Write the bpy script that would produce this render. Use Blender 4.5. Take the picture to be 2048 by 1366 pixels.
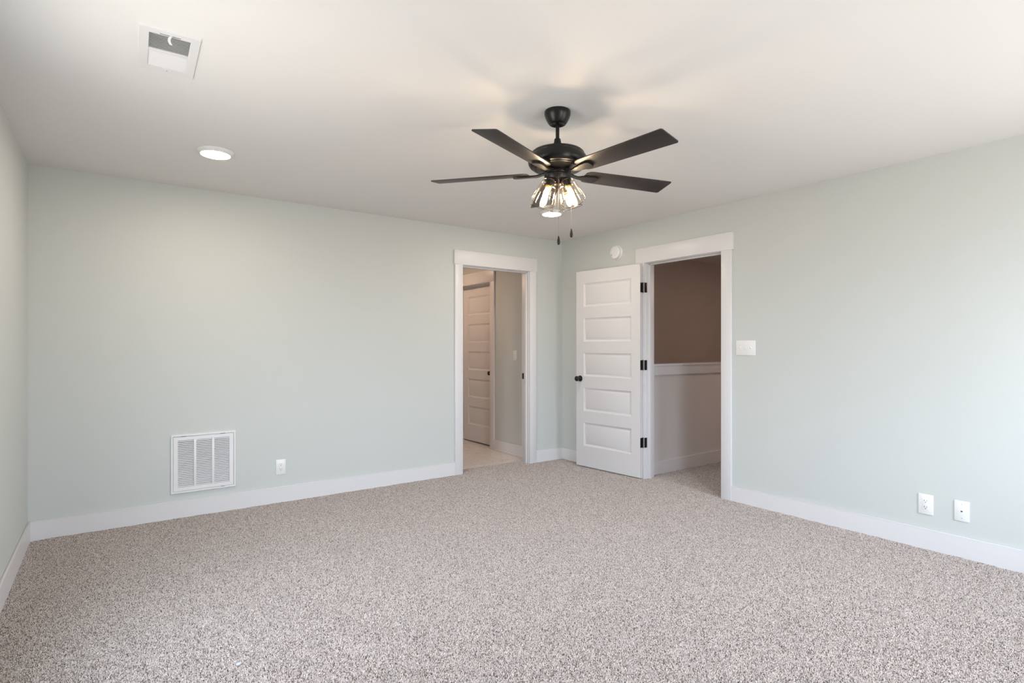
import bpy, bmesh, math, random
from mathutils import Vector, Matrix

# ------------------------------------------------------------------ camera, sky, light, exposure
S = bpy.context.scene
for o in list(bpy.data.objects):
    bpy.data.objects.remove(o)
COL = S.collection
YAW = 0.6249
FPX = 1110.2
cam = bpy.data.cameras.new('camera')
cam.sensor_width = 36.0
cam.lens = FPX / 2048.0 * 36.0
cam.shift_y = 10.0 / 2048.0
cam.clip_start = 0.02
co = bpy.data.objects.new('camera', cam)
co.location = (-4.118, -4.745, 1.259)
co.rotation_euler = (math.pi / 2, 0, -YAW)
COL.objects.link(co)
S.camera = co
S.view_settings.view_transform = 'Standard'
S.view_settings.look = 'None'
S.view_settings.gamma = 1.0
S.view_settings.use_curve_mapping = False
S.cycles.transparent_max_bounces = 32
S.view_settings.exposure = 1.71

SKY = 5.0          # daylight outside the windows
CAN = 46.0         # recessed lights
BULB = 56.0        # filament bulbs of the fan
w = bpy.data.worlds.new('daylight')
S.world = w
w.use_nodes = True
nt = w.node_tree
nt.nodes.clear()
tc = nt.nodes.new('ShaderNodeTexCoord')
sx = nt.nodes.new('ShaderNodeSeparateXYZ')
cr = nt.nodes.new('ShaderNodeValToRGB')
mr = nt.nodes.new('ShaderNodeMapRange')
mr.inputs['From Min'].default_value = -1.0
bg = nt.nodes.new('ShaderNodeBackground')
wo = nt.nodes.new('ShaderNodeOutputWorld')
cr.color_ramp.elements[0].position = 0.47
cr.color_ramp.elements[0].color = (0.50, 0.465, 0.42, 1)
cr.color_ramp.elements[1].position = 0.54
cr.color_ramp.elements[1].color = (0.77, 0.84, 0.95, 1)
e = cr.color_ramp.elements.new(0.68)
e.color = (1.0, 1.10, 1.24, 1)
e = cr.color_ramp.elements.new(0.9)
e.color = (0.90, 1.04, 1.24, 1)
nt.links.new(tc.outputs['Generated'], sx.inputs[0])
nt.links.new(sx.outputs['Z'], mr.inputs['Value'])
nt.links.new(mr.outputs[0], cr.inputs[0])
nt.links.new(cr.outputs[0], bg.inputs['Color'])
bg.inputs['Strength'].default_value = SKY
nt.links.new(bg.outputs[0], wo.inputs[0])

H = 2.44
XL, YF = -4.558, -5.23            # left wall and the wall behind the camera
# window openings: (wall, from, to, sill, head)
WINS = [('front', -2.90, -2.00, 0.55, 2.15), ('front', -1.30, -0.40, 0.55, 2.15), ('left', -3.10, -2.10, 0.50, 2.02)]


def portal(name, loc, rot, sx_, sy_):
    L = bpy.data.lights.new(name, 'AREA')
    L.shape = 'RECTANGLE'
    L.size, L.size_y = sx_, sy_
    L.cycles.is_portal = True
    o = bpy.data.objects.new(name, L)
    o.location = loc
    o.rotation_euler = rot
    COL.objects.link(o)


for wl, a, b, z0, z1 in WINS:
    if wl == 'front':
        portal('window_daylight', ((a + b) / 2, YF - 0.06, (z0 + z1) / 2), (math.pi / 2, 0, 0), b - a, z1 - z0)
    else:
        portal('window_daylight', (XL - 0.06, (a + b) / 2, (z0 + z1) / 2), (math.pi / 2, 0, -math.pi / 2), b - a, z1 - z0)


# ------------------------------------------------------------------ materials
def mat(name, col, rough=0.5, metal=0.0, spec=0.5):
    m = bpy.data.materials.new(name)
    m.use_nodes = True
    p = m.node_tree.nodes['Principled BSDF']
    p.inputs['Base Color'].default_value = (*col, 1)
    p.inputs['Roughness'].default_value = rough
    p.inputs['Metallic'].default_value = metal
    p.inputs['Specular IOR Level'].default_value = spec
    return m


def noise_bump(m, scale, strength, dist=0.002, detail=3):
    n = m.node_tree
    p = n.nodes['Principled BSDF']
    t = n.nodes.new('ShaderNodeTexCoord')
    x = n.nodes.new('ShaderNodeTexNoise')
    x.inputs['Scale'].default_value = scale
    x.inputs['Detail'].default_value = detail
    b = n.nodes.new('ShaderNodeBump')
    b.inputs['Strength'].default_value = strength
    b.inputs['Distance'].default_value = dist
    n.links.new(t.outputs['Object'], x.inputs['Vector'])
    n.links.new(x.outputs['Fac'], b.inputs['Height'])
    n.links.new(b.outputs['Normal'], p.inputs['Normal'])
    return m


def emit(name, col, s):
    m = bpy.data.materials.new(name)
    m.use_nodes = True
    n = m.node_tree
    n.nodes.clear()
    e_ = n.nodes.new('ShaderNodeEmission')
    e_.inputs['Color'].default_value = (*col, 1)
    e_.inputs['Strength'].default_value = s
    o = n.nodes.new('ShaderNodeOutputMaterial')
    n.links.new(e_.outputs[0], o.inputs[0])
    return m


M = {}
M['wall'] = noise_bump(mat('sage wall paint', (0.625, 0.650, 0.638), 0.55, 0, 0.3), 220, 0.05)
M['hall'] = noise_bump(mat('hall wall paint', (0.73, 0.72, 0.72), 0.6, 0, 0.3), 220, 0.05)
M['stair'] = noise_bump(mat('stairwell paint toned by warm light', (0.70, 0.635, 0.595), 0.6, 0, 0.3), 220, 0.05)  # brown cast of the warm dim light is mixed into this wall colour
M['ceil'] = noise_bump(mat('ceiling paint', (0.87, 0.855, 0.85), 0.8, 0, 0.2), 160, 0.08)
M['trim'] = mat('white trim paint', (0.77, 0.76, 0.78), 0.35, 0, 0.5)
M['door'] = mat('white door paint', (0.73, 0.72, 0.735), 0.4, 0, 0.5)
M['plastic'] = mat('white plastic', (0.86, 0.86, 0.86), 0.35)
M['vent'] = mat('white enamelled steel', (0.83, 0.825, 0.845), 0.4)
M['screw'] = mat('painted screw head', (0.45, 0.45, 0.45), 0.5)
M['dark'] = mat('dark slot', (0.03, 0.03, 0.03), 0.8)
M['duct'] = mat('grey duct interior', (0.16, 0.17, 0.17), 0.8)
M['filter'] = mat('grey filter cloth', (0.07, 0.068, 0.064), 0.95)
M['black'] = mat('matte black hardware', (0.008, 0.008, 0.009), 0.38)
M['bronze'] = mat('dark bronze metal', (0.009, 0.008, 0.0078), 0.34, 0.25)
M['blade'] = noise_bump(mat('dark blade laminate', (0.032, 0.027, 0.026), 0.42, 0, 0.4), 60, 0.04)
M['brass'] = mat('brass socket', (0.75, 0.45, 0.14), 0.3, 1.0)
M['chain'] = mat('aged brass chain', (0.22, 0.17, 0.12), 0.4, 0.9)
M['lens'] = emit('recessed light lens', (1.0, 0.87, 0.70), CAN)
M['bulb'] = emit('filament bulb glow', (1.0, 0.77, 0.53), BULB)
M['bathlens'] = emit('bath light lens', (1.0, 0.66, 0.44), 52.0)
M['fill_lens'] = emit('landing fill lens', (1.0, 0.69, 0.53), 56.0)  # emitter of the added landing light
M['debris'] = mat('pale shiny plastic scrap', (0.55, 0.57, 0.62), 0.15)


def glass_mat(name, tint, edge, gl):
    """thin clear glass: tinted see-through body with a faint mirror reflection"""
    m = bpy.data.materials.new(name)
    m.use_nodes = True
    n = m.node_tree
    n.nodes.clear()
    lw = n.nodes.new('ShaderNodeLayerWeight')
    lw.inputs['Blend'].default_value = 0.3
    mx = n.nodes.new('ShaderNodeMix')
    mx.data_type = 'RGBA'
    mx.inputs['A'].default_value = (*tint, 1)
    mx.inputs['B'].default_value = (*edge, 1)
    tr = n.nodes.new('ShaderNodeBsdfTransparent')
    g = n.nodes.new('ShaderNodeBsdfGlossy')
    g.inputs['Roughness'].default_value = 0.05
    mm = n.nodes.new('ShaderNodeMapRange')
    mm.inputs['To Min'].default_value = 0.025
    mm.inputs['To Max'].default_value = gl
    ms = n.nodes.new('ShaderNodeMixShader')
    o = n.nodes.new('ShaderNodeOutputMaterial')
    n.links.new(lw.outputs['Facing'], mx.inputs['Factor'])
    n.links.new(lw.outputs['Facing'], mm.inputs['Value'])
    n.links.new(mx.outputs['Result'], tr.inputs['Color'])
    n.links.new(mm.outputs[0], ms.inputs[0])
    n.links.new(tr.outputs[0], ms.inputs[1])
    n.links.new(g.outputs[0], ms.inputs[2])
    n.links.new(ms.outputs[0], o.inputs[0])
    return m


M['glass'] = glass_mat('clear lamp glass', (0.995, 0.985, 0.965), (0.93, 0.83, 0.68), 0.12)
M['glassrim'] = glass_mat('glass rim', (0.58, 0.42, 0.26), (0.30, 0.20, 0.12), 0.2)
M['pane'] = glass_mat('window glass', (0.97, 0.98, 0.98), (0.8, 0.85, 0.85), 0.2)


def carpet(name, hair):
    m = bpy.data.materials.new(name)
    m.use_nodes = True
    n = m.node_tree
    p = n.nodes['Principled BSDF']
    p.inputs['Roughness'].default_value = 1.0
    p.inputs['Specular IOR Level'].default_value = 0.05
    t = n.nodes.new('ShaderNodeTexCoord')
    r1 = n.nodes.new('ShaderNodeValToRGB')           # colours of single yarns
    el = r1.color_ramp.elements
    el[0].position, el[0].color = 0.05, (0.17, 0.130, 0.115, 1)
    el[1].position, el[1].color = 0.95, (0.88, 0.785, 0.735, 1)
    for ps, cl in ((0.17, (0.31, 0.255, 0.230, 1)), (0.30, (0.61, 0.530, 0.485, 1)), (0.62, (0.70, 0.62, 0.575, 1))):
        e_ = el.new(ps)
        e_.color = cl
    if hair:
        h = n.nodes.new('ShaderNodeHairInfo')
        n.links.new(h.outputs['Random'], r1.inputs[0])
    else:
        v = n.nodes.new('ShaderNodeTexVoronoi')
        v.inputs['Scale'].default_value = 250
        sp = n.nodes.new('ShaderNodeSeparateColor')
        n.links.new(t.outputs['Object'], v.inputs['Vector'])
        n.links.new(v.outputs['Color'], sp.inputs[0])
        n.links.new(sp.outputs[0], r1.inputs[0])
    n.links.new(r1.outputs[0], p.inputs['Base Color'])
    return m


M['carpet'] = carpet('flecked greige carpet backing', False)
M['pile'] = carpet('flecked greige carpet yarn', True)


def tile():
    m = mat('veined beige tile', (0.6, 0.55, 0.5), 0.25)
    n = m.node_tree
    p = n.nodes['Principled BSDF']
    t = n.nodes.new('ShaderNodeTexCoord')
    br = n.nodes.new('ShaderNodeTexBrick')
    br.inputs['Color1'].default_value = (0.75, 0.705, 0.685, 1)
    br.inputs['Color2'].default_value = (0.72, 0.675, 0.655, 1)
    br.inputs['Mortar'].default_value = (0.56, 0.52, 0.50, 1)
    br.inputs['Scale'].default_value = 1.0
    br.inputs['Mortar Size'].default_value = 0.003
    br.inputs['Brick Width'].default_value = 0.6
    br.inputs['Row Height'].default_value = 0.3
    no = n.nodes.new('ShaderNodeTexNoise')
    no.inputs['Scale'].default_value = 3.5
    no.inputs['Detail'].default_value = 8
    no.inputs['Distortion'].default_value = 2.5
    r = n.nodes.new('ShaderNodeValToRGB')
    r.color_ramp.elements[0].position = 0.485
    r.color_ramp.elements[0].color = (1, 1, 1, 1)
    r.color_ramp.elements[1].position = 0.53
    r.color_ramp.elements[1].color = (1, 1, 1, 1)
    q = r.color_ramp.elements.new(0.505)
    q.color = (0.8, 0.78, 0.76, 1)
    mu = n.nodes.new('ShaderNodeMix')
    mu.data_type = 'RGBA'
    mu.blend_type = 'MULTIPLY'
    mu.inputs['Factor'].default_value = 1.0
    n.links.new(t.outputs['Object'], br.inputs['Vector'])
    n.links.new(t.outputs['Object'], no.inputs['Vector'])
    n.links.new(no.outputs['Fac'], r.inputs[0])
    n.links.new(br.outputs['Color'], mu.inputs['A'])
    n.links.new(r.outputs[0], mu.inputs['B'])
    n.links.new(mu.outputs['Result'], p.inputs['Base Color'])
    return m


M['tile'] = tile()


# ------------------------------------------------------------------ mesh helpers
def add(bm, src):
    me = bpy.data.meshes.new('t')
    src.to_mesh(me)
    src.free()
    bm.from_mesh(me)
    bpy.data.meshes.remove(me)


def box(bm, x0, x1, y0, y1, z0, z1, bev=0.0, mtx=None, seg=2):
    b = bmesh.new()
    bmesh.ops.create_cube(b, size=1.0)
    for v in b.verts:
        v.co = Vector(((x0 + x1) / 2 + v.co.x * (x1 - x0), (y0 + y1) / 2 + v.co.y * (y1 - y0), (z0 + z1) / 2 + v.co.z * (z1 - z0)))
    if bev:
        bmesh.ops.bevel(b, geom=b.edges[:] + b.verts[:], offset=bev, segments=seg, profile=0.5, affect='EDGES')
    if mtx is not None:
        b.transform(mtx)
    add(bm, b)


def lathe(bm, prof, n=48, mtx=None, cap=True):
    b = bmesh.new()
    rings = []
    for r, z in prof:
        if r < 1e-6:
            rings.append([b.verts.new((0, 0, z))])
        else:
            rings.append([b.verts.new((r * math.cos(2 * math.pi * i / n), r * math.sin(2 * math.pi * i / n), z)) for i in range(n)])
    for A, B in zip(rings, rings[1:]):
        for i in range(n):
            j = (i + 1) % n
            q = ([A[0]] if len(A) == 1 else [A[i], A[j]]) + ([B[0]] if len(B) == 1 else [B[j], B[i]])
            if len(q) > 2:
                b.faces.new(q)
    if cap:
        for R in (rings[0], rings[-1]):
            if len(R) > 2:
                b.faces.new(R)
    bmesh.ops.recalc_face_normals(b, faces=b.faces)
    if mtx is not None:
        b.transform(mtx)
    add(bm, b)


def tube(bm, pts, r, n=10):
    b = bmesh.new()
    pts = [Vector(p) for p in pts]
    rr = r if isinstance(r, (list, tuple)) else [r] * len(pts)
    rings = []
    for k, p in enumerate(pts):
        d = (pts[min(k + 1, len(pts) - 1)] - pts[max(k - 1, 0)]).normalized()
        u = d.orthogonal().normalized() if k == 0 else (u - d * u.dot(d)).normalized()
        vv = d.cross(u)
        rings.append([b.verts.new(p + (u * math.cos(2 * math.pi * i / n) + vv * math.sin(2 * math.pi * i / n)) * rr[k]) for i in range(n)])
    for A, B in zip(rings, rings[1:]):
        for i in range(n):
            b.faces.new((A[i], A[(i + 1) % n], B[(i + 1) % n], B[i]))
    b.faces.new(rings[0])
    b.faces.new(rings[-1])
    bmesh.ops.recalc_face_normals(b, faces=b.faces)
    add(bm, b)


def prism(bm, outline, z0, z1, bev=0.0, mtx=None):
    b = bmesh.new()
    lo = [b.verts.new((x, y, z0)) for x, y in outline]
    hi = [b.verts.new((x, y, z1)) for x, y in outline]
    b.faces.new(lo)
    b.faces.new(hi)
    n = len(outline)
    for i in range(n):
        b.faces.new((lo[i], lo[(i + 1) % n], hi[(i + 1) % n], hi[i]))
    bmesh.ops.recalc_face_normals(b, faces=b.faces)
    if bev:
        ed = [e_ for e_ in b.edges if abs(e_.verts[0].co.z - e_.verts[1].co.z) < 1e-6]
        bmesh.ops.bevel(b, geom=ed, offset=bev, segments=2, profile=0.5, affect='EDGES')
    if mtx is not None:
        b.transform(mtx)
    add(bm, b)


def frame(bm, ox, oy, ix0, ix1, iy0, iy1, z0, z1, bev, mtx=None):
    """one flat rectangular frame; z0 is the seen face"""
    b = bmesh.new()

    def loop(x0, x1, y0, y1, z):
        return [b.verts.new(p) for p in ((x0, y0, z), (x1, y0, z), (x1, y1, z), (x0, y1, z))]
    dz = bev if z1 > z0 else -bev
    L = [loop(-ox, ox, -oy, oy, z1), loop(-ox, ox, -oy, oy, z0 + dz), loop(-ox + bev, ox - bev, -oy + bev, oy - bev, z0),
         loop(ix0 - bev, ix1 + bev, iy0 - bev, iy1 + bev, z0), loop(ix0, ix1, iy0, iy1, z0 + dz), loop(ix0, ix1, iy0, iy1, z1)]
    for A, B in zip(L, L[1:] + L[:1]):
        for i in range(4):
            b.faces.new((A[i], A[(i + 1) % 4], B[(i + 1) % 4], B[i]))
    bmesh.ops.recalc_face_normals(b, faces=b.faces)
    if mtx is not None:
        b.transform(mtx)
    add(bm, b)


def strip(bm, secs):
    """sections of (p_left_low, p_right_low, p_right_high, p_left_high) swept into one bar"""
    b = bmesh.new()
    R = [[b.verts.new(p) for p in s] for s in secs]
    for A, B in zip(R, R[1:]):
        for i in range(4):
            b.faces.new((A[i], A[(i + 1) % 4], B[(i + 1) % 4], B[i]))
    b.faces.new(R[0])
    b.faces.new(R[-1])
    bmesh.ops.recalc_face_normals(b, faces=b.faces)
    add(bm, b)


def obj(name, bm, m, parent=None, smooth=True, loc=None, rot=None):
    me = bpy.data.meshes.new(name)
    bm.to_mesh(me)
    bm.free()
    me.materials.append(M[m])
    if smooth:
        me.polygons.foreach_set('use_smooth', [True] * len(me.polygons))
        try:
            me.set_sharp_from_angle(angle=math.radians(32))
        except Exception:
            pass
    o = bpy.data.objects.new(name, me)
    COL.objects.link(o)
    if parent:
        o.parent = parent
    if loc:
        o.location = loc
    if rot:
        o.rotation_euler = rot
    return o


def NB():
    return bmesh.new()


def tag(o, label=None, cat=None, group=None, kind=None):
    if label:
        o['label'] = label
    if cat:
        o['category'] = cat
    if group:
        o['group'] = group
    if kind:
        o['kind'] = kind
    return o


def thing(name, label, cat, loc=(0, 0, 0), rz=0.0, group=None, kind=None):
    o = bpy.data.objects.new(name, None)
    o.empty_display_size = 0.1
    o.location = loc
    o.rotation_euler = (0, 0, rz)
    COL.objects.link(o)
    return tag(o, label, cat, group, kind)


def struct(name, bm, m, label=None, smooth=False):
    return tag(obj(name, bm, m, None, smooth), label, kind='structure')


def panel(bm, u0, u1, z0, z1, holes, put):
    """a wall sheet with openings: put(bm, ua, ub, za, zb) adds one solid piece"""
    zs = sorted({z0, z1, *[h[2] for h in holes], *[h[3] for h in holes]})
    zs = [z for z in zs if z0 <= z <= z1]
    for za, zb in zip(zs, zs[1:]):
        zm = (za + zb) / 2
        cut = sorted((h[0], h[1]) for h in holes if h[2] < zm < h[3])
        a = u0
        for c0, c1 in cut:
            if c0 > a:
                put(bm, a, c0, za, zb)
            a = c1
        if a < u1:
            put(bm, a, u1, za, zb)


# ------------------------------------------------------------------ room shell
T = 0.12
AX0, AX1, AZ = -1.305, -0.470, 2.068        # doorway in the back wall
BY0, BY1, BZ = -2.028, -1.204, 2.055        # doorway in the right wall
GR = (-3.735, -3.375, 0.215, 0.575)         # return air hole in the back wall
VT = (-4.006, -3.862, -2.278, -1.978)       # register hole in the ceiling

bm = NB()
box(bm, XL - T, 0.02, YF - T, 0.155, -0.12, -0.009)
box(bm, 0.02, 5.0, -3.2, -1.13, -0.12, -0.009)
struct('floor', bm, 'carpet', 'flecked greige carpet over the bedroom floor and landing')


def pile():
    import numpy as np
    rng = np.random.default_rng(7)
    # the stretch of carpet the photograph can see, plus a margin; and the landing
    sx_, cx_, cy_ = math.sin(YAW), co.location.x, co.location.y
    pts = []
    for x0, x1, y0, y1 in ((XL, 0.0, YF, 0.0), (AX0, AX1, 0.0, 0.155), (0.0, T, BY0, BY1), (T, 1.6, -2.6, -1.15)):
        g = 0.0034
        xs = np.arange(x0 + g / 2, x1, g)
        ys = np.arange(y0 + g / 2, y1, g)
        X, Y = np.meshgrid(xs, ys)
        P = np.stack([X.ravel(), Y.ravel()], 1)
        P = P + rng.uniform(-.5, .5, P.shape) * g * 1.1
        P[:, 0] = np.clip(P[:, 0], x0, x1)
        P[:, 1] = np.clip(P[:, 1], y0, y1)
        pts.append(P)
    P = np.concatenate(pts)
    dx, dy = P[:, 0] - cx_, P[:, 1] - cy_
    dep = dx * math.sin(YAW) + dy * math.cos(YAW)
    lat = dx * math.cos(YAW) - dy * math.sin(YAW)
    P = P[(dep > 1.35) & (np.abs(lat) < dep * 1.05 + .45)]
    n = len(P)
    K = 3
    ang_ = rng.uniform(0, 2 * math.pi, n)
    lean = np.abs(rng.normal(0, .0028, n))
    hgt = rng.uniform(.0085, .0115, n)
    hgt += .0016 * np.sin(P[:, 0] * 23 + 2 * np.sin(P[:, 1] * 17)) * np.sin(P[:, 1] * 29 + 1.5 * np.sin(P[:, 0] * 13))
    pos = np.zeros((n, K, 3), np.float32)
    for k, (f, q) in enumerate(((0, 0), (.62, .35), (1, 1))):
        pos[:, k, 0] = P[:, 0] + np.cos(ang_) * lean * q
        pos[:, k, 1] = P[:, 1] + np.sin(ang_) * lean * q
        pos[:, k, 2] = -.0095 + hgt * f
    hc = bpy.data.hair_curves.new('carpet_pile')
    hc.add_curves([K] * n)
    hc.attributes['position'].data.foreach_set('vector', pos.ravel())
    ra = hc.attributes.get('radius') or hc.attributes.new('radius', 'FLOAT', 'POINT')
    ra.data.foreach_set('value', np.tile(np.array([.00155, .0016, .0010], np.float32), n))
    hc.materials.append(M['pile'])
    o = bpy.data.objects.new('carpet_pile', hc)
    COL.objects.link(o)
    tag(o, 'flecked greige cut pile of the bedroom carpet', 'carpet', None, 'stuff')
    print('tufts', n)


pile()
bm = NB()
box(bm, -2.7, -0.0, 0.155, 2.7, -0.12, -0.004)
struct('floor_tile', bm, 'tile', 'veined beige tile floor beyond the back doorway')

bm = NB()
panel(bm, XL - T, 0 + T, 0, H, [(AX0 - .02, AX1 + .02, 0, AZ + .02), GR], lambda b, a, c, d, f: box(b, a, c, 0, T, d, f))
struct('wall_back', bm, 'wall', 'sage green wall with the return grille and narrow doorway')
bm = NB()
panel(bm, YF - T, 0, 0, H, [(BY0 - .02, BY1 + .02, 0, BZ + .02)], lambda b, a, c, d, f: box(b, 0, T, a, c, d, f))
struct('wall_right', bm, 'wall', 'sage green wall with the open white door')
bm = NB()
panel(bm, YF - T, 0, 0, H, [(a, b, c, d) for wl, a, b, c, d in WINS if wl == 'left'], lambda b, a, c, d, f: box(b, XL - T, XL, a, c, d, f))
struct('wall_left', bm, 'wall', 'sage green wall at the left edge of the photo')
bm = NB()
panel(bm, XL, 0, 0, H, [(a, b, c, d) for wl, a, b, c, d in WINS if wl == 'front'], lambda b, a, c, d, f: box(b, a, c, YF - T, YF, d, f))
struct('wall_front', bm, 'wall')
bm = NB()


def cput(b, a, c, d, f):
    box(b, a, c, d, f, H, H + 0.12)


panel(bm, XL - T, T, YF - T, T, [VT], cput)
struct('ceiling', bm, 'ceil', 'warm white painted ceiling')

# windows in the walls behind the camera
for i, (wl, a, b, z0, z1) in enumerate(WINS):
    wn = thing('window_%d' % (i + 1), None, None, kind='structure')
    fb, pb = NB(), NB()
    L = b - a

    def wb(bmx, u0, u1, v0, v1, d0, d1):
        if wl == 'front':
            box(bmx, a + u0, a + u1, YF - d1, YF - d0, z0 + v0, z0 + v1)
        else:
            box(bmx, XL - d1, XL - d0, a + u0, a + u1, z0 + v0, z0 + v1)
    hh = z1 - z0
    for u0, u1, v0, v1 in ((0, .04, 0, hh), (L - .04, L, 0, hh), (.04, L - .04, 0, .04), (.04, L - .04, hh - .04, hh), (.04, L - .04, hh / 2 - .02, hh / 2 + .02)):
        wb(fb, u0, u1, v0, v1, .05, .10)
    for u0, u1, v0, v1 in ((-.09, 0, 0, hh), (L, L + .09, 0, hh), (-.1, L + .1, hh, hh + .13), (-.1, L + .1, -.09, 0)):
        wb(fb, u0, u1, v0, v1, -.018, 0)
    wb(pb, .04, L - .04, .04, hh - .04, .072, .076)
    obj('window_frame', fb, 'trim', wn, False)
    obj('window_pane', pb, 'pane', wn, False)

# baseboards
BH, BT = 0.126, 0.015


def base(name, segs, label=None, wall='y1'):
    """wall: the side of each run that is fixed to the wall; a hairline gap is left open along the top there"""
    b = NB()
    for x0, x1, y0, y1 in segs:
        box(b, x0, x1, y0, y1, -0.01, BH - .006)
        q = .004
        box(b, x0 + q * (wall == 'x0'), x1 - q * (wall == 'x1'), y0 + q * (wall == 'y0'), y1 - q * (wall == 'y1'), BH - .0062, BH, .0015)
    return struct(name, b, 'trim', label, True)


base('baseboard_back', [(XL, AX0 - .0865, -BT, 0), (AX1 + .0865, 0, -BT, 0)], 'white baseboard along the back wall')
base('baseboard_right', [(-BT, 0, BY1 + .085, -BT), (-BT, 0, YF, BY0 - .085)], 'white baseboard along the right wall', 'x1')
base('baseboard_left', [(XL, XL + BT, YF, -BT)], 'white baseboard along the left wall', 'x0')
base('baseboard_front', [(XL + BT, -BT, YF, YF + BT)], None, 'y0')


# door casings with jambs
def casing_back():
    t = thing('trim_1', 'white casing around the narrow doorway in the back wall', None, kind='structure')
    b = NB()
    box(b, AX0 - .088, AX0, -.018, 0, -.01, 2.067, .0015)
    box(b, AX1, AX1 + .088, -.018, 0, -.01, 2.067, .0015)
    box(b, AX0 - .097, AX1 + .097, -.022, 0, 2.067, 2.208, .0015)
    obj('casing', b, 'trim', t)
    b = NB()
    box(b, AX0 - .015, AX0 + .005, -.001, T + .001, -.01, AZ + .012, .001)
    box(b, AX1 - .005, AX1 + .015, -.001, T + .001, -.01, AZ + .012, .001)
    box(b, AX0 + .005, AX1 - .005, -.001, T + .001, AZ - .006, AZ + .012, .001)
    obj('jamb', b, 'trim', t)
    b = NB()
    box(b, AX0 + .005, AX0 + .017, .030, .070, -.01, AZ - .006, .002)
    box(b, AX1 - .017, AX1 - .005, .030, .070, -.01, AZ - .006, .002)
    box(b, AX0 + .005, AX1 - .005, .030, .070, AZ - .018, AZ - .006, .002)
    obj('door_stop', b, 'trim', t)
    b = NB()
    box(b, AX1 - .0075, AX1 - .0045, .083, .113, .905, .968, .001)
    obj('strike_plate', b, 'black', t)['label'] = 'black strike plate'


casing_back()


def casing_right():
    t = thing('trim_2', 'white casing around the wider doorway in the right wall', None, kind='structure')
    b = NB()
    box(b, -.018, 0, BY1, BY1 + .088, -.01, 2.052, .0015)
    box(b, -.018, 0, BY0 - .088, BY0 + .004, -.01, 2.052, .0015)
    box(b, -.022, 0, BY0 - .103, BY1 + .104, 2.052, 2.195, .0015)
    obj('casing', b, 'trim', t)
    b = NB()
    box(b, -.001, T + .001, BY1 - .005, BY1 + .015, -.01, BZ + .012, .001)
    box(b, -.001, T + .001, BY0 - .015, BY0 + .005, -.01, BZ + .012, .001)
    box(b, -.001, T + .001, BY0 + .005, BY1 - .005, BZ - .008, BZ + .012, .001)
    obj('jamb', b, 'trim', t)
    b = NB()
    box(b, .040, .075, BY1 - .017, BY1 - .005, -.01, BZ - .008, .002)
    box(b, .040, .075, BY0 + .005, BY0 + .017, -.01, BZ - .008, .002)
    box(b, .040, .075, BY0 + .005, BY1 - .005, BZ - .020, BZ - .008, .002)
    obj('door_stop', b, 'trim', t)


casing_right()


# ------------------------------------------------------------------ panel doors
def slab(bm, W, Hd, Th, cols, rows):
    """door leaf: x 0..W, y 0..Th, z 0..Hd with raised panels pressed into both faces"""
    xs = sorted({0, W, *[c for p in cols for c in p]})
    zs = sorted({0, Hd, *[r for p in rows for r in p]})
    for side in (0, 1):
        def P(x, z, d):
            return bm.verts.new((x, d if side == 0 else Th - d, z))
        for xa, xb in zip(xs, xs[1:]):
            for za, zb in zip(zs, zs[1:]):
                if (xa, xb) in cols and (za, zb) in rows:
                    loops = []
                    for ins, d in ((0, 0), (.0015, .001), (.018, .0105), (.021, .0105), (.036, .0035), (.038, .003)):
                        loops.append([P(xa + ins, za + ins, d), P(xb - ins, za + ins, d), P(xb - ins, zb - ins, d), P(xa + ins, zb - ins, d)])
                    for A, B in zip(loops, loops[1:]):
                        for i in range(4):
                            j = (i + 1) % 4
                            bm.faces.new((A[i], A[j], B[j], B[i]))
                    bm.faces.new(loops[-1])
                else:
                    bm.faces.new([P(xa, za, 0), P(xb, za, 0), P(xb, zb, 0), P(xa, zb, 0)])
    for q in (((0, 0, 0), (0, Th, 0), (0, Th, Hd), (0, 0, Hd)), ((W, 0, 0), (W, Th, 0), (W, Th, Hd), (W, 0, Hd)),
              ((0, 0, 0), (W, 0, 0), (W, Th, 0), (0, Th, 0)), ((0, 0, Hd), (W, 0, Hd), (W, Th, Hd), (0, Th, Hd))):
        bm.faces.new([bm.verts.new(p) for p in q])
    bmesh.ops.remove_doubles(bm, verts=bm.verts, dist=0.0002)
    bmesh.ops.recalc_face_normals(bm, faces=bm.faces)


ROWS = [(0.213 + .3615 * k, 0.456 + .3615 * k) for k in range(5)]


def knob(parent, x, z, y, sgn, both=True):
    b = NB()
    prof = [(0, 0), (.031, 0), (.032, .003), (.029, .008), (.016, .011), (.0115, .016), (.011, .028), (.014, .034), (.022, .038), (.0265, .046),
            (.0275, .054), (.025, .062), (.017, .067), (0, .068)]
    lathe(b, prof, 40, Matrix.Translation((x, y, z)) @ Matrix.Rotation(math.pi / 2 * sgn, 4, 'X'))
    o = obj('door_knob', b, 'black', parent)
    o['label'] = 'round black door knob'
    return o


# open bedroom door: local x from hinge to free edge, local y through the thickness (face seen = y 0)
E0 = Vector((-.0605, -1.194))
E1 = Vector((-.1340, -.386))
dv = (E1 - E0).normalized()
ang = math.atan2(dv.y, dv.x)
DW, DH, DT = 0.812, 2.03, 0.035
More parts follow.
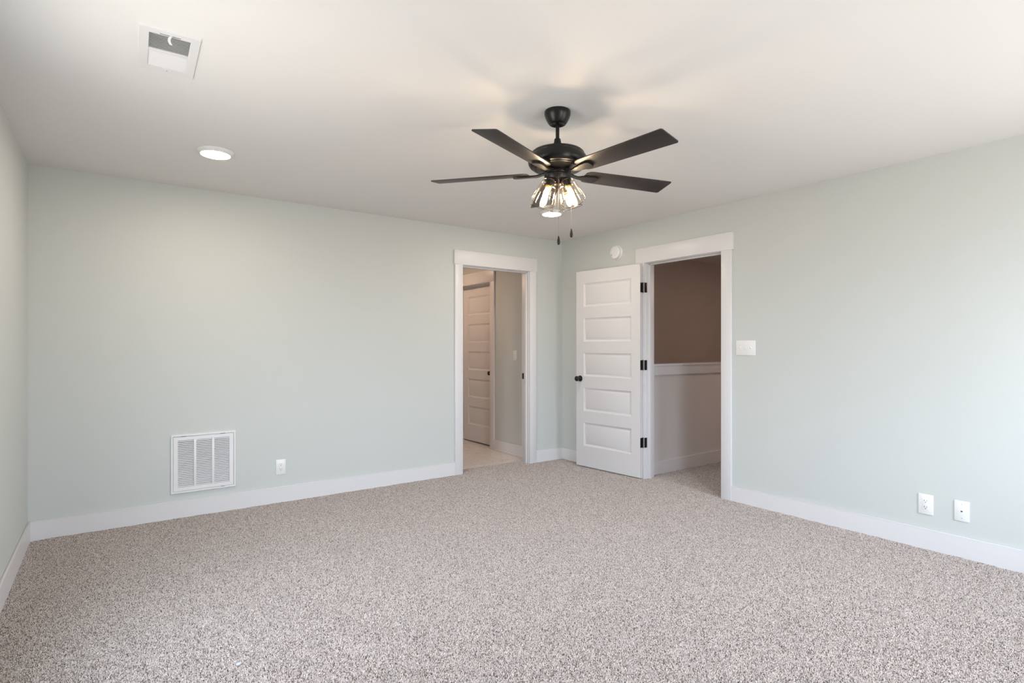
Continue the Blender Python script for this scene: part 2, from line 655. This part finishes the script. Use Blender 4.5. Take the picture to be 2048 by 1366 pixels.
# local y must run from the seen face towards the wall: mirror by turning the leaf
d1 = thing('door_1', 'white five panel door swung open against the right wall', 'door', (E0.x, E0.y, 0.013), ang, kind='structure')
bm = NB()
slab(bm, DW, DH, DT, [(.103, .709)], ROWS)
for v in bm.verts:
    v.co.y = -v.co.y          # towards the wall
bmesh.ops.reverse_faces(bm, faces=bm.faces)
bm2 = bm
obj('door_leaf', bm2, 'door', d1)
kn = knob(d1, DW - .055, .911, 0.0, -1)
kn2 = knob(d1, DW - .055, .911, -DT, 1)
for hz in (1.806, 1.069, .332):
    b = NB()
    box(b, -.0022, 0.0, -.033, -.001, hz - .047, hz + .047, .0009)
    lf = obj('hinge', b, 'black', d1)
    lf['label'] = 'black hinge'
    c = NB()
    lathe(c, [(0, -.049), (.0045, -.049), (.006, -.047), (.006, .047), (.0045, .049), (0, .049)], 16, Matrix.Translation((-.004, -.039, hz)))
    obj('hinge_pin', c, 'black', lf)
    c = NB()
    Mi = Matrix.Rotation(-ang, 4, 'Z') @ Matrix.Translation((-E0.x, -E0.y, 0))
    box(c, -.019, .017, BY1 - .0075, BY1 - .0048, hz - .047, hz + .047, .0009, Mi)
    obj('hinge_leaf', c, 'black', lf)

# ------------------------------------------------------------------ bath hall beyond the back doorway
HX = -0.318
bm = NB()
HO = (0.965, 1.755, 0, 2.075)
panel(bm, T, 2.7, 0, H, [HO], lambda b, a, c, d, f: box(b, HX, HX + .12, a, c, d, f))
box(bm, -2.72, -2.6, T, 2.7, 0, H)
box(bm, -2.6, HX, 2.6, 2.72, 0, H)
box(bm, HX + .12, HX + .16, .9, 1.9, -.12, 2.2)  # added backing behind the closed door, blocks outside light leaking under it
struct('wall_bath', bm, 'wall', 'sage wall with a rocker switch beyond the back doorway')
bm = NB()
box(bm, -2.72, .0, T, 2.72, H, H + .1)
struct('ceiling_bath', bm, 'ceil')
base('baseboard_bath', [(HX - BT, HX, T + .02, .965 - .09), (HX - BT, HX, 1.845, 2.6)], 'white baseboard of the tiled hall', 'x1')
bm = NB()
box(bm, HX - BT - .012, HX - BT, T + .02, .965 - .09, -.004, .014, .004)
struct('trim_5', bm, 'trim', 'small white shoe moulding on the tiled hall baseboard', True)
t = thing('trim_3', 'white casing around the closed door in the tiled hall', None, kind='structure')
b = NB()
box(b, HX - .018, HX, .965 - .086, .968, -.004, 2.062, .0015)
box(b, HX - .018, HX, 1.752, 1.845, -.004, 2.062, .0015)
box(b, HX - .022, HX, 0.965 - .090, 1.86, 2.058, 2.205, .0015)
obj('casing', b, 'trim', t)
b = NB()
box(b, HX - .001, HX + .12, .962, .977, -.004, 2.075, .001)
box(b, HX - .001, HX + .12, 1.743, 1.758, -.004, 2.075, .001)
box(b, HX - .001, HX + .12, .977, 1.743, 2.053, 2.072, .001)
box(b, HX + .035, HX + .07, .977, 1.743, 2.041, 2.053, .001)
obj('jamb', b, 'trim', t)
d2 = thing('door_2', 'closed white five panel door seen through the back doorway', 'door', (HX + .105, 0.98, 0.014), math.pi / 2, kind='structure')
bm = NB()
slab(bm, .760, 2.03, .033, [(.115, .645)], ROWS)
obj('door_leaf', bm, 'door', d2)
knob(d2, .06, .911, .033, -1)

bm = NB()
lathe(bm, [(0, 0), (.10, 0), (.10, -.012), (.082, -.02), (0, -.02)], 40)
bl = thing('bath_ceiling_light', 'round ceiling light of the tiled hall', None, (-1.1, 1.45, H), 0, None, 'structure')
obj('light_body', bm, 'plastic', bl)
bm = NB()
lathe(bm, [(0, -.0205), (.08, -.0205), (.079, -.023), (0, -.023)], 40)
obj('lens', bm, 'bathlens', bl)

# ------------------------------------------------------------------ landing beyond the right doorway
bm = NB()
PY = -1.135
box(bm, T, 5.0, PY, PY + .115, -1.6, 0.985)
struct('wall_landing', bm, 'hall', 'low half wall of the landing beyond the right doorway')
bm = NB()
box(bm, T, 5.0, PY - .018, PY + .133, .975, 1.070, .002)
box(bm, T, 5.0, PY - .030, PY + .145, 1.066, 1.087, .003)
struct('trim_4', bm, 'trim', 'white cap board on the landing half wall', True)
base('baseboard_landing', [(T, 5.0, PY - BT, PY)], 'white baseboard on the landing half wall')
bm = NB()
box(bm, T, 5.12, 0.0, .12, -1.6, H)
box(bm, T - .001, T + .004, -1.1, 0, -1.6, H)
box(bm, 5.0, 5.12, -3.2, 0, -1.6, H)
box(bm, T, 5.0, -3.32, -3.2, 0, H)
struct('wall_stairwell', bm, 'stair', 'dim wall of the stairwell beyond the half wall')
bm = NB()
box(bm, T, 5.12, -3.32, .12, H, H + .1)
struct('ceiling_landing', bm, 'ceil')
bm = NB()
box(bm, T, 5.0, PY + .1, 0, -1.7, -1.6)
struct('floor_stairwell', bm, 'carpet')
bm = NB()
lathe(bm, [(0, 0), (.10, 0), (.10, -.012), (.082, -.02), (0, -.02)], 40)
bl = thing('landing_fill_light', 'unseen round light added to brighten the landing', None, (2.3, -2.2, H), 0, None, 'structure')  # added fixture out of view, there to brighten the dark landing
obj('light_body', bm, 'plastic', bl)
bm = NB()
lathe(bm, [(0, -.0205), (.08, -.0205), (.079, -.023), (0, -.023)], 40)
obj('lens', bm, 'fill_lens', bl)

# ------------------------------------------------------------------ ceiling fan
FC = Vector((-2.3003, -2.6160, H))
TH0 = 90 - math.degrees(YAW)              # world angle of the view direction
fan = thing('ceiling_fan', 'black five blade ceiling fan with four glass shaded bulbs', 'ceiling fan', FC)
bm = NB()
lathe(bm, [(0, 0), (.064, 0), (.0655, -.003), (.0655, -.016), (.0645, -.022), (.061, -.032), (.055, -.045), (.050, -.054), (.045, -.061), (.041, -.066), (.036, -.068),
           (.030, -.066), (.024, -.060), (0, -.058)], 64)
obj('canopy', bm, 'bronze', fan)
bm = NB()
lathe(bm, [(.0095, -.055), (.0095, -.20)], 24)
obj('downrod', bm, 'bronze', fan)
bm = NB()
lathe(bm, [(0, -.138), (.0145, -.138), (.0165, -.142), (.018, -.155), (.0225, -.168), (.0225, -.203), (0, -.203)], 40)
obj('rod_collar', bm, 'bronze', fan)
bm = NB()
lathe(bm, [(0, -.196), (.06, -.197), (.10, -.199), (.124, -.204), (.133, -.212), (.1345, -.219), (.1335, -.2215), (.138, -.223), (.1445, -.233), (.148, -.246), (.1485, -.253), (.1465, -.266),
           (.140, -.277), (.132, -.283), (.128, -.2835), (.126, -.287), (.121, -.289), (.119, -.2895), (.117, -.2925), (.110, -.294), (.090, -.2955), (.075, -.297), (.070, -.299), (0, -.299)], 72)
obj('motor_housing', bm, 'bronze', fan)
bm = NB()
lathe(bm, [(0, -.296), (.066, -.296), (.067, -.299), (.067, -.316), (.064, -.319), (0, -.319)], 56)
obj('flywheel', bm, 'bronze', fan)
bm = NB()
lathe(bm, [(0, -.319), (.060, -.319), (.0665, -.322), (.0665, -.342), (.064, -.347), (.052, -.350), (.040, -.352), (.037, -.358), (.036, -.372), (.030, -.380), (.018, -.384), (.013, -.390), (0, -.391)], 56)
obj('switch_housing', bm, 'bronze', fan)

PITCH = 0.1889
for k in range(5):
    az = math.radians(TH0 - (-4.43 + 72 * k))
    R = Matrix.Rotation(az, 4, 'Z')
    tilt = Matrix.Translation((0, 0, 2.1306 - H)) @ Matrix.Rotation(-PITCH, 4, 'X')
    # blade
    bm = NB()
    ol = [(.150, -.036), (.165, -.050), (.185, -.0545), (.646, -.0640), (.6525, -.0625), (.6562, -.0560), (.6562, .0560), (.6525, .0625), (.646, .0640), (.185, .0545), (.165, .050), (.150, .036)]
    prism(bm, ol, -.003, .003, .0012, tilt)
    o = obj('blade', bm, 'blade', fan)
    o.rotation_euler = (0, 0, az)
    # blade iron
    bm = NB()
    secs = []
    hub = [(.058, -.308, .016), (.075, -.311, .015), (.092, -.3165, .0135), (.110, -.3195, .014)]
    for x, z, hw in hub:
        secs.append([(x, -hw, z - .0035), (x, hw, z - .0035), (x, hw, z + .0035), (x, -hw, z + .0035)])

    def tp(x, y, z):
        v = tilt @ Vector((x, y, z))
        return (v.x, v.y, v.z)
    for x, hw in ((.145, .018), (.180, .024), (.207, .027), (.221, .022), (.226, .014)):
        secs.append([tp(x, -hw, -.0145), tp(x, hw, -.0145), tp(x, hw, -.0045), tp(x, -hw, -.0045)])
    strip(bm, secs)
    o = obj('blade_arm', bm, 'bronze', fan)
    o.rotation_euler = (0, 0, az)

# four shades on the light kit
for a in (135, 225, 45, 315):
    az = math.radians(TH0 - a)
    ax = Matrix.Rotation(az, 4, 'Z') @ Matrix.Translation((.055, 0, -.360)) @ Matrix.Rotation(-math.radians(25.0), 4, 'Y') @ Matrix.Rotation(math.pi, 4, 'X')
    # local +z runs from the neck to the open mouth
    bm = NB()
    lathe(bm, [(0, -.022), (.012, -.022), (.0155, -.016), (.0175, -.006), (.026, -.001), (.026, .003), (.019, .005), (.0175, .030), (.0165, .033), (0, .033)], 36, ax)
    sk = obj('lamp_socket', bm, 'bronze', fan)
    bm = NB()
    lathe(bm, [(.0155, .0335), (.0155, .0385), (.0135, .043), (.0115, .046), (0, .046)], 32, ax)
    obj('socket_ring', bm, 'brass', sk)['label'] = 'brass socket ring'
    bm = NB()
    lathe(bm, [(0, .0465), (.0075, .0465), (.0105, .054), (.013, .068), (.0135, .080), (.012, .094), (.008, .104), (.003, .108), (0, .1085)], 28, ax)
    obj('light_bulb', bm, 'bulb', fan)['label'] = 'glowing filament bulb'
    bm = NB()
    prof = [(.0255, .0035), (.031, .0045), (.036, .009), (.0395, .017), (.0425, .030), (.0475, .055), (.0535, .085), (.0595, .1185)]
    lathe(bm, prof, 56, ax, cap=False)
    sh = obj('lamp_shade', bm, 'glass', fan)
    sh['label'] = 'clear glass shade'
    bm = NB()
    ring = [(ax @ Vector((.0597 * math.cos(q), 0.0597 * math.sin(q), .1187))) for q in [2 * math.pi * i / 56 for i in range(57)]]
    tube(bm, ring, .0011, 8)
    obj('shade_rim', bm, 'glassrim', sh)


def chain(a, r, ztop, f0, f1):
    az = math.radians(TH0 - a)
    x, y = r * math.cos(az), r * math.sin(az)
    bm = NB()
    z = ztop
    while z > f0:
        bmesh.ops.create_icosphere(bm, subdivisions=1, radius=.00125, matrix=Matrix.Translation((x, y, z)))
        z -= .0033
    tube(bm, [(x, y, ztop), (x, y, f0 - .004)], .0004, 5)
    o = obj('pull_chain', bm, 'chain', fan)
    b = NB()
    L = f0 - f1
    lathe(b, [(0, 0), (.0022, 0), (.003, -.06 * L), (.004, -.18 * L), (.0062, -.42 * L), (.0076, -.64 * L), (.0072, -.80 * L), (.0052, -.93 * L), (.002, -.99 * L), (0, -L)], 24, Matrix.Translation((x, y, f0)))
    obj('chain_fob', b, 'bronze', o)['label'] = 'dark teardrop chain fob'


chain(180, .066, -.340, 1.801 - H, 1.757 - H)
chain(90, .0695, -.335, 1.851 - H, 1.806 - H)


# ------------------------------------------------------------------ recessed lights
def can(loc, label):
    c = thing('recessed_light', label, 'ceiling light', loc, 0, 'recessed ceiling lights')
    b = NB()
    lathe(b, [(0, 0), (.101, 0), (.102, -.003), (.099, -.007), (.090, -.015), (.083, -.021), (.0805, -.0215), (.0795, -.0195), (0, -.0195)], 64)
    obj('trim_ring', b, 'plastic', c)
    b = NB()
    lathe(b, [(0, -.0198), (.0793, -.0198), (.078, -.0225), (.05, -.0245), (0, -.025)], 64)
    obj('lens', b, 'lens', c)['label'] = 'glowing white lens'


can((-3.607, -.9655, H), 'round recessed ceiling light above the sage wall, beside the ceiling vent')
can((-.981, -.992, H), 'round recessed ceiling light seen just below the fan lamps')

# ------------------------------------------------------------------ ceiling register
v = thing('ceiling_vent', 'white louvred air register in the ceiling with a damper lever', 'vent', (-3.933, -2.126, H), -0.026)
bm = NB()
hx, hy = .0675, .1465        # hole half sizes


frame(bm, .100, .185, -.0675, .0675, -.1475, .1395, -.006, 0, .001)
box(bm, -.0677, .0677, -.015, .001, -.0058, 0, .001)
obj('vent_frame', bm, 'vent', v)
bm = NB()
for i in range(12):
    y = -.1425 + i * .0111
    box(bm, -.0675, .0675, -.0075, .0075, -.0005, .0005, 0, Matrix.Translation((0, y, .001)) @ Matrix.Rotation(math.radians(38), 4, 'X'))
for i in range(12):
    y = .0065 + i * .0116
    box(bm, -.0675, .0675, -.0068, .0068, -.0005, .0005, 0, Matrix.Translation((0, y, .001)) @ Matrix.Rotation(math.radians(-38), 4, 'X'))
obj('louvres', bm, 'vent', v)
bm = NB()
box(bm, -.068, .068, -.147, .147, .09, .095)
box(bm, -.072, -.0675, -.147, .147, 0.001, .095)
box(bm, .0675, .072, -.147, .147, 0.001, .095)
box(bm, -.068, .068, -.151, -.1465, 0.001, .095)
box(bm, -.068, .068, .1465, .151, 0.001, .095)
obj('duct', bm, 'duct', v)
bm = NB()
strip(bm, [[(x - .0045, y, z), (x + .0045, y, z), (x + .0045, y + .002, z), (x - .0045, y + .002, z)] for x, y, z in
           ((.003, -.158, -.005), (.000, -.161, -.011), (-.004, -.160, -.018), (-.0045, -.155, -.024), (-.002, -.150, -.028), (.003, -.145, -.033))])
obj('damper_lever', bm, 'vent', v)
bm = NB()
box(bm, -.034, .034, -.1585, -.1560, -.0066, -.0058)
obj('lever_slot', bm, 'dark', v)
bm = NB()
lathe(bm, [(0, -.0082), (.0022, -.0078), (.0034, -.006), (0, -.0058)], 14, Matrix.Translation((0.002, .161, 0)))
obj('screw', bm, 'screw', v)

# ------------------------------------------------------------------ return air grille
g = thing('return_air_grille', 'square white return air grille low on the back wall', 'vent', (-3.5535, 0, .3945))
bm = NB()
o_, i_ = .2145, .2015


GX = Matrix.Rotation(math.pi / 2, 4, 'X')     # frame z -> wall normal: -y is the room
frame(bm, o_, o_, -i_, i_, -i_, i_, .012, 0, .0015, GX)
obj('grille_frame', bm, 'vent', g)
bm = NB()
cols = [(-.1705, -.0675), (-.0520, .0520), (.0675, .1705)]
zt = .1715
frame(bm, .1995, .1995, -.1705, .1705, -zt, zt, .0095, .001, .001, GX)
box(bm, -.0675, -.0520, -.0095, -.001, -zt, zt, .0005)
box(bm, .0520, .0675, -.0095, -.001, -zt, zt, .0005)
fp = obj('grille_panel', bm, 'vent', g)
for c0, c1 in cols:
    bm = NB()
    for i in range(26):
        z = -zt + .0066 + i * .01319
        box(bm, c0 - .001, c1 + .001, -.0066, .0066, -.0004, .0004, 0, Matrix.Translation((0, -.0035, z)) @ Matrix.Rotation(math.radians(40), 4, 'X'))
    obj('louvres', bm, 'vent', fp)
bm = NB()
box(bm, -.1795, .1795, .020, .024, -.1795, .1795)
obj('filter', bm, 'filter', g)['label'] = 'grey filter behind the louvres'
for x, zl, hw in ((-.135, .20225, .017), (.125, .20225, .017), (.125, -.20225, .011)):
    bm = NB()
    box(bm, x - hw, x + hw, -.0128, -.0118, zl - .00125, zl + .00125)
    obj('latch', bm, 'filter', g)


# ------------------------------------------------------------------ wall plates. local frame: x along the wall, -y into the room
def plate(name, label, cat, loc, rz, wd, ht, group=None, th=.0055):
    p = thing(name, label, cat, loc, rz, group)
    b = NB()
    box(b, -wd / 2, wd / 2, -th, 0, -ht / 2, ht / 2, .0022)
    obj('cover_plate', b, 'plastic', p)
    return p


def outlet(label, loc, rz, wd, ht):
    p = plate('electrical_outlet', label, 'outlet', loc, rz, wd, ht, 'duplex wall outlets')
    b = NB()
    box(b, -.0167, .0167, -.0072, -.004, -.0335, .0335, .001)
    f = obj('receptacle', b, 'plastic', p)
    for zc in (.0195, -.0195):
        b = NB()
        box(b, -.0078, -.0054, -.0076, -.0070, zc, zc + .0085)
        box(b, .0054, .0078, -.0076, -.0070, zc + .001, zc + .0075)
        lathe(b, [(0, 0), (.0026, 0), (.0026, .0006), (0, .0006)], 14, Matrix.Translation((0, -.0070, zc - .0065)) @ Matrix.Rotation(math.pi / 2, 4, 'X'))
        obj('socket_slots', b, 'dark', f)
    return p


RB = -math.pi / 2                      # plates on the right wall: local x runs towards the viewer, -y into the room
outlet('white wall outlet on the back wall right of the grille', (-3.0065, 0, .2835), 0, .075, .121)
outlet('white wall outlet on the right wall, near the doorway side of the pair', (0, -3.448, .276), RB, .079, .124)
p = plate('data_jack_plate', 'white wall plate with one small jack, beside the right wall outlet', 'wall plate', (0, -3.629, .276), RB, .074, .122)
b = NB()
box(b, -.0085, .0085, -.0068, -.004, -.0085, .0085, .0008)
j = obj('jack', b, 'plastic', p)
b = NB()
box(b, -.0045, .0045, -.0072, -.0066, -.0030, .0030)
box(b, -.0020, .0020, -.0072, -.0066, -.0048, -.0026)
obj('jack_opening', b, 'dark', j)
for sz in (.042, -.042):
    b = NB()
    lathe(b, [(0, .0075), (.002, .0072), (.0032, .005), (0, .005)], 14, Matrix.Translation((0, 0, sz)) @ Matrix.Rotation(math.pi / 2, 4, 'X'))
    obj('screw', b, 'screw', p)

p = plate('light_switch', 'white triple toggle light switch right of the doorway', 'light switch', (0, -2.2365, 1.2475), RB, .167, .119)
for i, (sx_, up_) in enumerate(((-.046, 1), (0, -1), (.046, 1))):
    b = NB()
    box(b, -.005, .005, -.0062, -.004, -.0125, .0125, .0005)
    tb = obj('toggle_slot', b, 'plastic', p, loc=(sx_, 0, 0))
    b = NB()
    box(b, -.0042, .0042, -.0145, 0, -.0048, .0048, .0018, Matrix.Rotation(math.radians(-28 * up_), 4, 'X') @ Matrix.Translation((0, -.002, 0)))
    obj('toggle', b, 'plastic', tb)
    for sz in (.030, -.030):
        b = NB()
        lathe(b, [(0, .0068), (.0022, .0064), (.0032, .005), (0, .005)], 14, Matrix.Translation((sx_, 0, sz)) @ Matrix.Rotation(math.pi / 2, 4, 'X'))
        obj('screw', b, 'plastic', p)

p = plate('rocker_switch', 'white rocker light switch on the tiled hall wall', 'light switch', (HX, .458, 1.153), RB, .073, .118)
b = NB()
box(b, -.0165, .0165, -.008, -.004, -.033, .033, .0015)
obj('rocker', b, 'plastic', p)

# smoke detector
sd = thing('smoke_detector', 'round white smoke detector above the open door', 'smoke detector', (0, -.845, 2.199), RB)
RX = Matrix.Rotation(math.pi / 2, 4, 'X')
bm = NB()
lathe(bm, [(0, 0), (.0735, 0), (.0745, .003), (.0735, .010), (.070, .013), (0, .013)], 64, RX)
obj('mounting_base', bm, 'plastic', sd)
bm = NB()
lathe(bm, [(0, .011), (.0625, .011), (.0635, .018), (.0640, .034), (.0625, .040), (.058, .0435), (.045, .0455), (0, .047)], 64, RX)
bd = obj('detector_body', bm, 'plastic', sd)
bm = NB()
box(bm, -.034, -.027, -.0480, -.0440, -.004, .036, .0012)
obj('test_button', bm, 'plastic', bd)
bm = NB()
box(bm, -.045, -.033, -.0463, -.0440, -.026, -.023)
box(bm, -.040, -.037, -.0463, -.0440, -.032, -.017)
for q in ((-.025, -.014), (-.029, -.022)):
    box(bm, q[0] - .0014, q[0] + .0014, -.0470, -.0440, q[1] - .0014, q[1] + .0014)
obj('sounder_slots', bm, 'filter', bd)

# ------------------------------------------------------------------ scrap lying on the carpet
random.seed(4)
bm = NB()
bmesh.ops.create_icosphere(bm, subdivisions=2, radius=.009)
for vt in bm.verts:
    vt.co = Vector((vt.co.x * 1.2, vt.co.y * .8, max(vt.co.z, -.004) * .7)) * (1 + random.uniform(-.12, .12))
tag(obj('plastic_scrap', bm, 'debris', None, True, (-3.71, -2.334, .0035)), 'tiny shiny grey scrap lying on the carpet', 'scrap')
